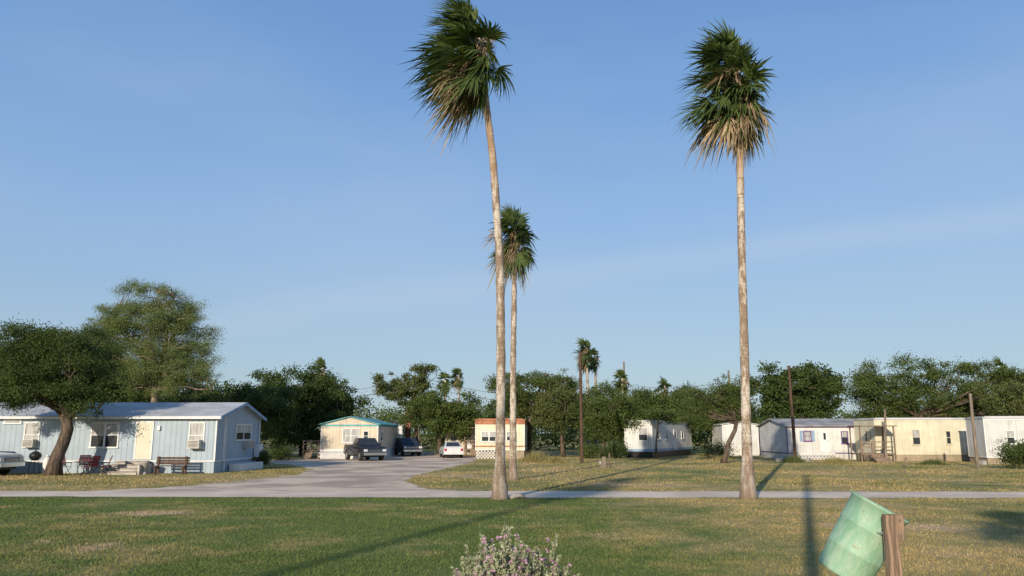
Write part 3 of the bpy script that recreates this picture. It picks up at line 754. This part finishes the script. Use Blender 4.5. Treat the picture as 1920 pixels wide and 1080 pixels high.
# ------------------------------------------------------------------ trash barrel and post
e = empty('trash_barrel', (3.72, 8.75, 1.07)); mb = MB()
prof = [(-.43, .02), (-.43, .27), (-.42, .285), (-.40, .287), (-.15, .295), (-.135, .305), (-.12, .296), (.14, .302), (.155, .312), (.17, .303), (.405, .31), (.415, .328), (.435, .328), (.44, .315), (.43, .30), (.40, .298), (-.38, .27), (-.40, .02)]
ns = 48; vs = []; fs = []
for z, r in prof:
    for k in range(ns):
        a = k*2*math.pi/ns; rr = .95*r*(1+.014*math.sin(3*a+z*5)+.008*math.sin(7*a)); vs.append((rr*math.cos(a), rr*math.sin(a), z*.97))
for i in range(len(prof)-1):
    for k in range(ns): fs.append((i*ns+k, i*ns+(k+1) % ns, (i+1)*ns+(k+1) % ns, (i+1)*ns+k))
fs.append(tuple(range(ns-1, -1, -1))); fs.append(tuple((len(prof)-1)*ns+k for k in range(ns)))
mb.add(vs, fs); b = mb.obj('drum', M['barrel'], e, smooth=True); e.rotation_euler = (R(9), R(29), 0)
e = empty('wooden_post', (3.82, 8.26, 0)); mb = MB(); mb.box(-.062, .062, -.05, .05, -.1, 1.39)
mb.obj('post', M['postw'], e, bevel=.008); mb = MB(); mb.box(.066, .16, .03, .07, 1.12, 1.385); mb.obj('bracket_board', M['postw'], e, bevel=.005)
mb = MB(); mb.cyl((.11, .028, 1.33), (.11, .015, 1.33), .012, .012, 8); mb.cyl((.11, .028, 1.18), (.11, .015, 1.18), .012, .012, 8); mb.cyl((-.02, .05, 1.2), (-.1, .3, 1.18), .012, .012, 8); mb.obj('bolts', M['chrome'], e)

# ------------------------------------------------------------------ sage bush
rng = np.random.default_rng(5); e = empty('sage_bush', (0.0, 6.0, 0)); mb = MB(); LQ = []; FQ = []
for i in range(330):
    az = random.uniform(0, 6.283); u = math.sqrt(random.random()); rr = u*.60
    spike = random.uniform(.02, .16) if random.random() < .14 else 0
    tip = Vector((rr*math.cos(az), rr*math.sin(az)*.9, (1.46-.60*u**2.2)+random.uniform(-.20, .06)+spike))
    st_ = Vector((tip.x*.25, tip.y*.25, .25)); mid = st_.lerp(tip, .55)+Vector((random.uniform(-.05, .05), random.uniform(-.05, .05), .03))
    mb.tube([st_, mid, tip], [.008, .005, .002], 4, cap=False)
    n = 120; t = rng.uniform(.42, 1.02, n); P = np.outer(1-t, np.array(mid))+np.outer(t, np.array(tip)); P += rng.normal(size=(n, 3))*(.028*(1.25-t))[:, None]
    LQ.append(leaf_quads(rng, P, .014, .0075, .3))
    if random.random() < .6:
        k = random.randint(3, 8); t = rng.uniform(.5, 1, k); P = np.outer(1-t, np.array(mid))+np.outer(t, np.array(tip)); P += rng.normal(size=(k, 3))*.022
        for q in range(6): FQ.append(leaf_quads(rng, P+rng.normal(size=(k, 3))*.007, .013, .010))
mb.obj('stems', M['barkl'], e); poly_mesh('leaves', np.concatenate(LQ), 4, [LM['sage']], e); poly_mesh('flowers', np.concatenate(FQ), 4, [LM['pink']], e)

# ------------------------------------------------------------------ palms
RAD = [(0, .33), (.25, .29), (.9, .20), (2, .165), (6, .15), (11, .135), (17, .12)]
palm('fan_palm', (-.42, 27.5), [(-.42, 27.5, -.05), (-.38, 27.5, 4.2), (-.42, 27.5, 8.0), (-.68, 27.5, 12.0), (-1.09, 27.5, 15.2), (-1.35, 27.5, 17.15)], RAD, 1.95, 64, 22, (-.65, .1, -.05), 3, 24, 1.0, drop=1.15)
palm('fan_palm', (8.02, 27.6), [(8.02, 27.6, -.05), (8.1, 27.6, 3), (8.24, 27.6, 8.1), (8.33, 27.6, 11), (8.43, 27.6, 13.4), (8.43, 27.6, 15.75)], RAD, 1.9, 64, 20, (-.28, .1, 0), 5, 24, 1.1, drop=1.15)
palm('fan_palm', (.05, 38.6), [(.05, 38.6, -.05), (.05, 38.6, 5), (.13, 38.6, 10.9), (.13, 38.6, 12.5)], [(0, .26), (.4, .2), (1, .16), (12, .12)], 1.5, 46, 18, (-.3, .1, 0), 8, 20, 1.2, drop=1.1)
for i, (x, y, z, r) in enumerate([(-26.4, 110, 11.2, 1.7), (-8.1, 120, 10.9, 1.5), (-10.2, 121, 10.4, 1.6), (9.0, 95, 12.4, 1.7), (15.0, 108, 9.8, 1.5), (21.2, 110, 8.7, 1.5), (59, 95, 9.6, 1.9), (10.2, 97, 11.5, 1.2)]):
    palm('fan_palm', (x, y), [(x, y, -.05), (x+.1, y, z*.5), (x, y, z)], [(0, .25), (1, .16), (12, .13)], r, 28, 9, (-.3, 0, 0), 20+i, 12, 1.0, sides=8)
# palms behind the viewpoint whose long shadows cross the lawn
for i, (x, y, z) in enumerate([(-20.2, -32, 23.5), (3.1, -7, 9.3)]):
    palm('fan_palm', (x, y), [(x, y, -.05), (x, y, z*.5), (x, y, z)], [(0, .3), (1, .17), (22, .12)], 1.9, 34, 16, (-.3, 0, 0), 40+i, 16, 1.0)

# ------------------------------------------------------------------ broadleaf trees
tree('mesquite_tree', (-24.2, 42.6), [(-26.2, 43, 6.3, 2.0, 2.0, 1.7), (-23.6, 43, 6.2, 1.9, 2.0, 1.9), (-25.0, 42.5, 4.9, 2.3, 2.2, 1.3), (-26.8, 42.3, 4.2, 1.2, 1.5, 1.2), (-22.9, 42.6, 4.0, 1.0, 1.2, 1.1)], 220, 95000, .06, .026, .52, .36, 'dark', seed=2,
     trunk=[(0, 0, -.1), (.08, 0, .8), (.32, .1, 1.7), (.5, .1, 2.4), (.3, .1, 3.2)], limbs=10)
tree('huisache_tree', (-25.5, 57), [(-26.8, 57, 10.9, 3.4, 3, 2.3), (-24.8, 57, 9.4, 3.4, 3, 2.4), (-23.4, 56.5, 6.6, 2.5, 2, 2.3), (-29.2, 57, 9.4, 1.8, 2, 2.0), (-26, 57, 6.8, 2.8, 2, 2.0)], 480, 170000, .055, .02, .55, .28, 'light', 'barkl', 4, limbs=16, twig=1)
tree('mesquite_tree', (-34.5, 60), [(-35.5, 60, 7.8, 3.2, 3, 2.4), (-31.5, 61, 7.4, 3.2, 3, 2.6), (-39, 60, 6.5, 3, 3, 3), (-29, 60, 5.4, 2.5, 2, 2)], 150, 40000, .11, .05, .8, .35, 'dark', seed=6)
tree('live_oak_tree', (-23.5, 70), [(-25.3, 70, 4.6, 3, 3, 2.4), (-21.5, 70, 4.3, 2.8, 3, 2.4), (-28, 69, 4, 2.4, 3, 2.4)], 150, 38000, .11, .055, .7, .3, 'dark', seed=7)
tree('live_oak_tree', (-20.5, 79), [(-24.3, 79, 5.8, 3.0, 3, 2.8), (-20, 79, 6.2, 3.0, 3, 2.8), (-17.0, 79, 4.9, 2.4, 3, 2.8), (-21, 78, 3, 5, 3, 2)], 200, 56000, .12, .06, .75, .35, 'dark', seed=8)
tree('live_oak_tree', (-30, 84), [(-31, 84, 5, 4, 3, 3), (-36, 84, 5.5, 4, 3, 3.2), (-42, 84, 6, 4, 3, 3.5)], 150, 26000, .17, .08, 1.0, .35, 'dark', seed=9)
tree('elm_tree', (-10.2, 86), [(-12.8, 86, 7.6, 2.4, 2, 1.7), (-9.8, 86, 8.4, 1.8, 2, 1.2), (-11.2, 86, 6.4, 2.8, 2, 1.2)], 80, 12000, .12, .06, .5, .22, 'olive', seed=10, limbs=9, twig=1)
tree('mesquite_tree', (-7.6, 84.5), [(-8.2, 83, 4.2, 2.8, 2.5, 2.3), (-5.4, 83, 4.0, 2.2, 2.5, 2.2), (-9.5, 84, 5, 1.6, 2, 1.6)], 120, 30000, .12, .055, .7, .28, 'mid', seed=11)
tree('mesquite_tree', (1.6, 77), [(-.2, 77, 6.5, 1.9, 2, 1.6), (2.6, 77, 7.0, 2.0, 2, 1.5), (5.0, 77, 6.4, 1.7, 2, 1.9), (1.8, 77, 4.6, 3.6, 2, 1.4)], 140, 28000, .10, .045, .6, .24, 'mid', seed=12, limbs=11, twig=1)
tree('mesquite_tree', (4.8, 75), [(4.4, 75, 5.6, 1.7, 1.5, 2.4), (3.6, 75, 3.4, 2.0, 1.5, 1.8)], 75, 15000, .10, .045, .55, .2, 'olive', seed=13, limbs=7, twig=1)
tree('mesquite_tree', (8.4, 73.5), [(8.5, 73.5, 4.8, 2.0, 2, 1.9), (7.4, 73, 3.0, 1.6, 2, 1.8), (10.0, 73.5, 3.4, 1.7, 2, 2.2)], 120, 30000, .10, .045, .6, .24, 'mid', seed=14)
tree('mesquite_tree', (14.0, 79), [(13.0, 78, 4.6, 2.2, 1.6, 1.6), (15.8, 79.5, 4.9, 2.2, 2, 1.6), (11.2, 77.5, 4.4, 1.8, 2, 1.9)], 120, 30000, .11, .045, .65, .24, 'mid', seed=15)
tree('live_oak_tree', (18.5, 90), [(16.5, 90, 4.6, 3, 2, 2.6), (20.5, 90, 4.8, 3, 2, 2.6), (8, 91, 5.0, 4, 2, 2.8), (1, 91, 4.6, 4, 2, 2.8), (24.5, 90, 4.8, 3, 2, 2.8)], 200, 42000, .14, .065, .8, .25, 'dark', seed=27)
tree('mesquite_tree', (12.6, 70.5), [(12.8, 70.6, 3.9, 1.3, .8, .55), (14.6, 72.0, 3.7, 1.2, 1.0, .7)], 30, 5000, .09, .04, .4, .1, 'mid', seed=25, limbs=5, twig=1)
tree('mesquite_tree', (15.7, 60), [(16.6, 60, 5.3, 1.6, 1.5, 1.2), (14.6, 60.3, 4.4, 1.5, 1.5, 1.1), (13.6, 60, 3.4, 1.1, 1.3, .9), (17.6, 60, 4.0, 1.0, 1.2, 1.2)], 85, 16000, .075, .03, .48, .2, 'mid', seed=16, limbs=12, twig=1,
     trunk=[(0, 0, -.1), (.25, 0, .7), (.5, 0, 1.5), (1.0, 0, 2.4), (1.2, 0, 3.2)])
tree('hackberry_tree', (28.5, 80), [(26.2, 80, 7.0, 2.4, 2.5, 1.9), (29.0, 80, 7.2, 2.6, 2.5, 1.7), (31.5, 80, 6.6, 2.0, 2.5, 2.0), (28.5, 80, 4.4, 4.4, 2.5, 1.8)], 130, 30000, .14, .08, .7, .3, 'dark', seed=17, limbs=10)
tree('mesquite_tree', (37, 76), [(34.5, 76, 6.1, 2.6, 2.5, 2.7), (38.5, 76, 6.6, 3.0, 2.5, 2.7), (42.5, 76, 6.2, 2.8, 2.5, 2.8), (46.5, 75, 6.3, 2.6, 2.5, 2.7), (51, 75, 6.2, 3, 2.5, 2.7), (37, 77, 4, 5, 2, 1.6), (45, 77, 4, 5, 2, 1.6)], 300, 90000, .11, .045, .75, .32, 'mid', seed=18, limbs=16)
tree('mesquite_tree', (44.5, 70), [(43.5, 70, 5.4, 2.2, 2, 2.0), (47, 70, 5.2, 2.2, 2, 2.0)], 70, 15000, .11, .05, .6, .25, 'olive', seed=19)
tree('mesquite_tree', (21.5, 84), [(20.5, 84, 4.4, 2.5, 2, 2.2), (23.5, 84, 4.8, 2.2, 2, 2.0)], 80, 16000, .14, .06, .7, .25, 'mid', seed=23)
# distant mass
rng = np.random.default_rng(31); C = []
for i in range(110):
    x = -100+i*1.9+rng.uniform(-1, 1); y = rng.uniform(100, 125); hh = rng.uniform(4.2, 7.6)
    for k in range(11):
        c = np.array([x+rng.normal()*1.6, y+rng.normal()*1.6, rng.uniform(.6, hh-.6)]); C.append(c+rng.normal(size=(85, 3))*np.array([.8, .8, .6]))
C = np.concatenate(C); C[:, 2] = np.abs(C[:, 2])
poly_mesh('distant_trees', leaf_quads(rng, C, .22, .11, .5), 4, [LM['mid']])

# shrubs and tufts
def tufts(name, x, y, r, h, n, m='straw', w_=.02):
    e = empty(name, (x, y, 0)); xy = rng.normal(size=(n, 2))*r*.5
    blades('blades', xy, rng.uniform(.4, 1, n)*h*np.exp(-(xy**2).sum(1)/(r*r)), np.full(n, w_), e, LM[m])
tufts('dry_grass_clump', 1.9, 62, 1.3, 1.1, 1600); tufts('dry_grass_clump', 3.2, 60, .8, .7, 700); tufts('dry_grass_clump', 23.5, 58.5, 1.1, .7, 900)
tufts('dry_grass_clump', 21.5, 61.4, .9, .8, 700, 'olive'); tufts('dry_grass_clump', 29.8, 57, 1.0, .6, 700, 'olive'); tufts('dry_grass_clump', 17, 66, 1.2, .6, 700)
def shrub(name, x, y, r, h, n, m, seed):
    g = np.random.default_rng(seed); e = empty(name, (x, y, 0)); mb = MB(); cs = []
    for k in range(14):
        c = Vector((g.normal()*r*.45, g.normal()*r*.45, h*g.uniform(.3, .85))); mb.tube([(0, 0, 0), (c.x*.4, c.y*.4, c.z*.6), c], [.03, .02, .008], 5); cs.append(np.array(c)+g.normal(size=(n//14, 3))*r*.25)
    mb.obj('stems', M['bark'], e); P = np.concatenate(cs); P[:, 2] = np.abs(P[:, 2]); poly_mesh('leaves', leaf_quads(g, P, .07, .035, .4), 4, [LM[m]], e)
shrub('green_shrub', 31.5, 50.5, 1.0, 1.5, 4500, 'dark', 1); shrub('green_shrub', 9.2, 71, 1.0, 1.2, 3500, 'dark', 2); shrub('green_shrub', -16.2, 52.0, .5, 1.0, 1500, 'dark', 3)
shrub('green_shrub', -7.3, 88, 1.6, 1.6, 4000, 'mid', 4); shrub('green_shrub', 6.8, 70.5, 1.0, 1.0, 3000, 'mid', 5); shrub('green_shrub', 18.6, 72, 1.4, 1.2, 3000, 'olive', 6); shrub('green_shrub', -19, 66.5, 1.0, 1.0, 2500, 'dark', 7)
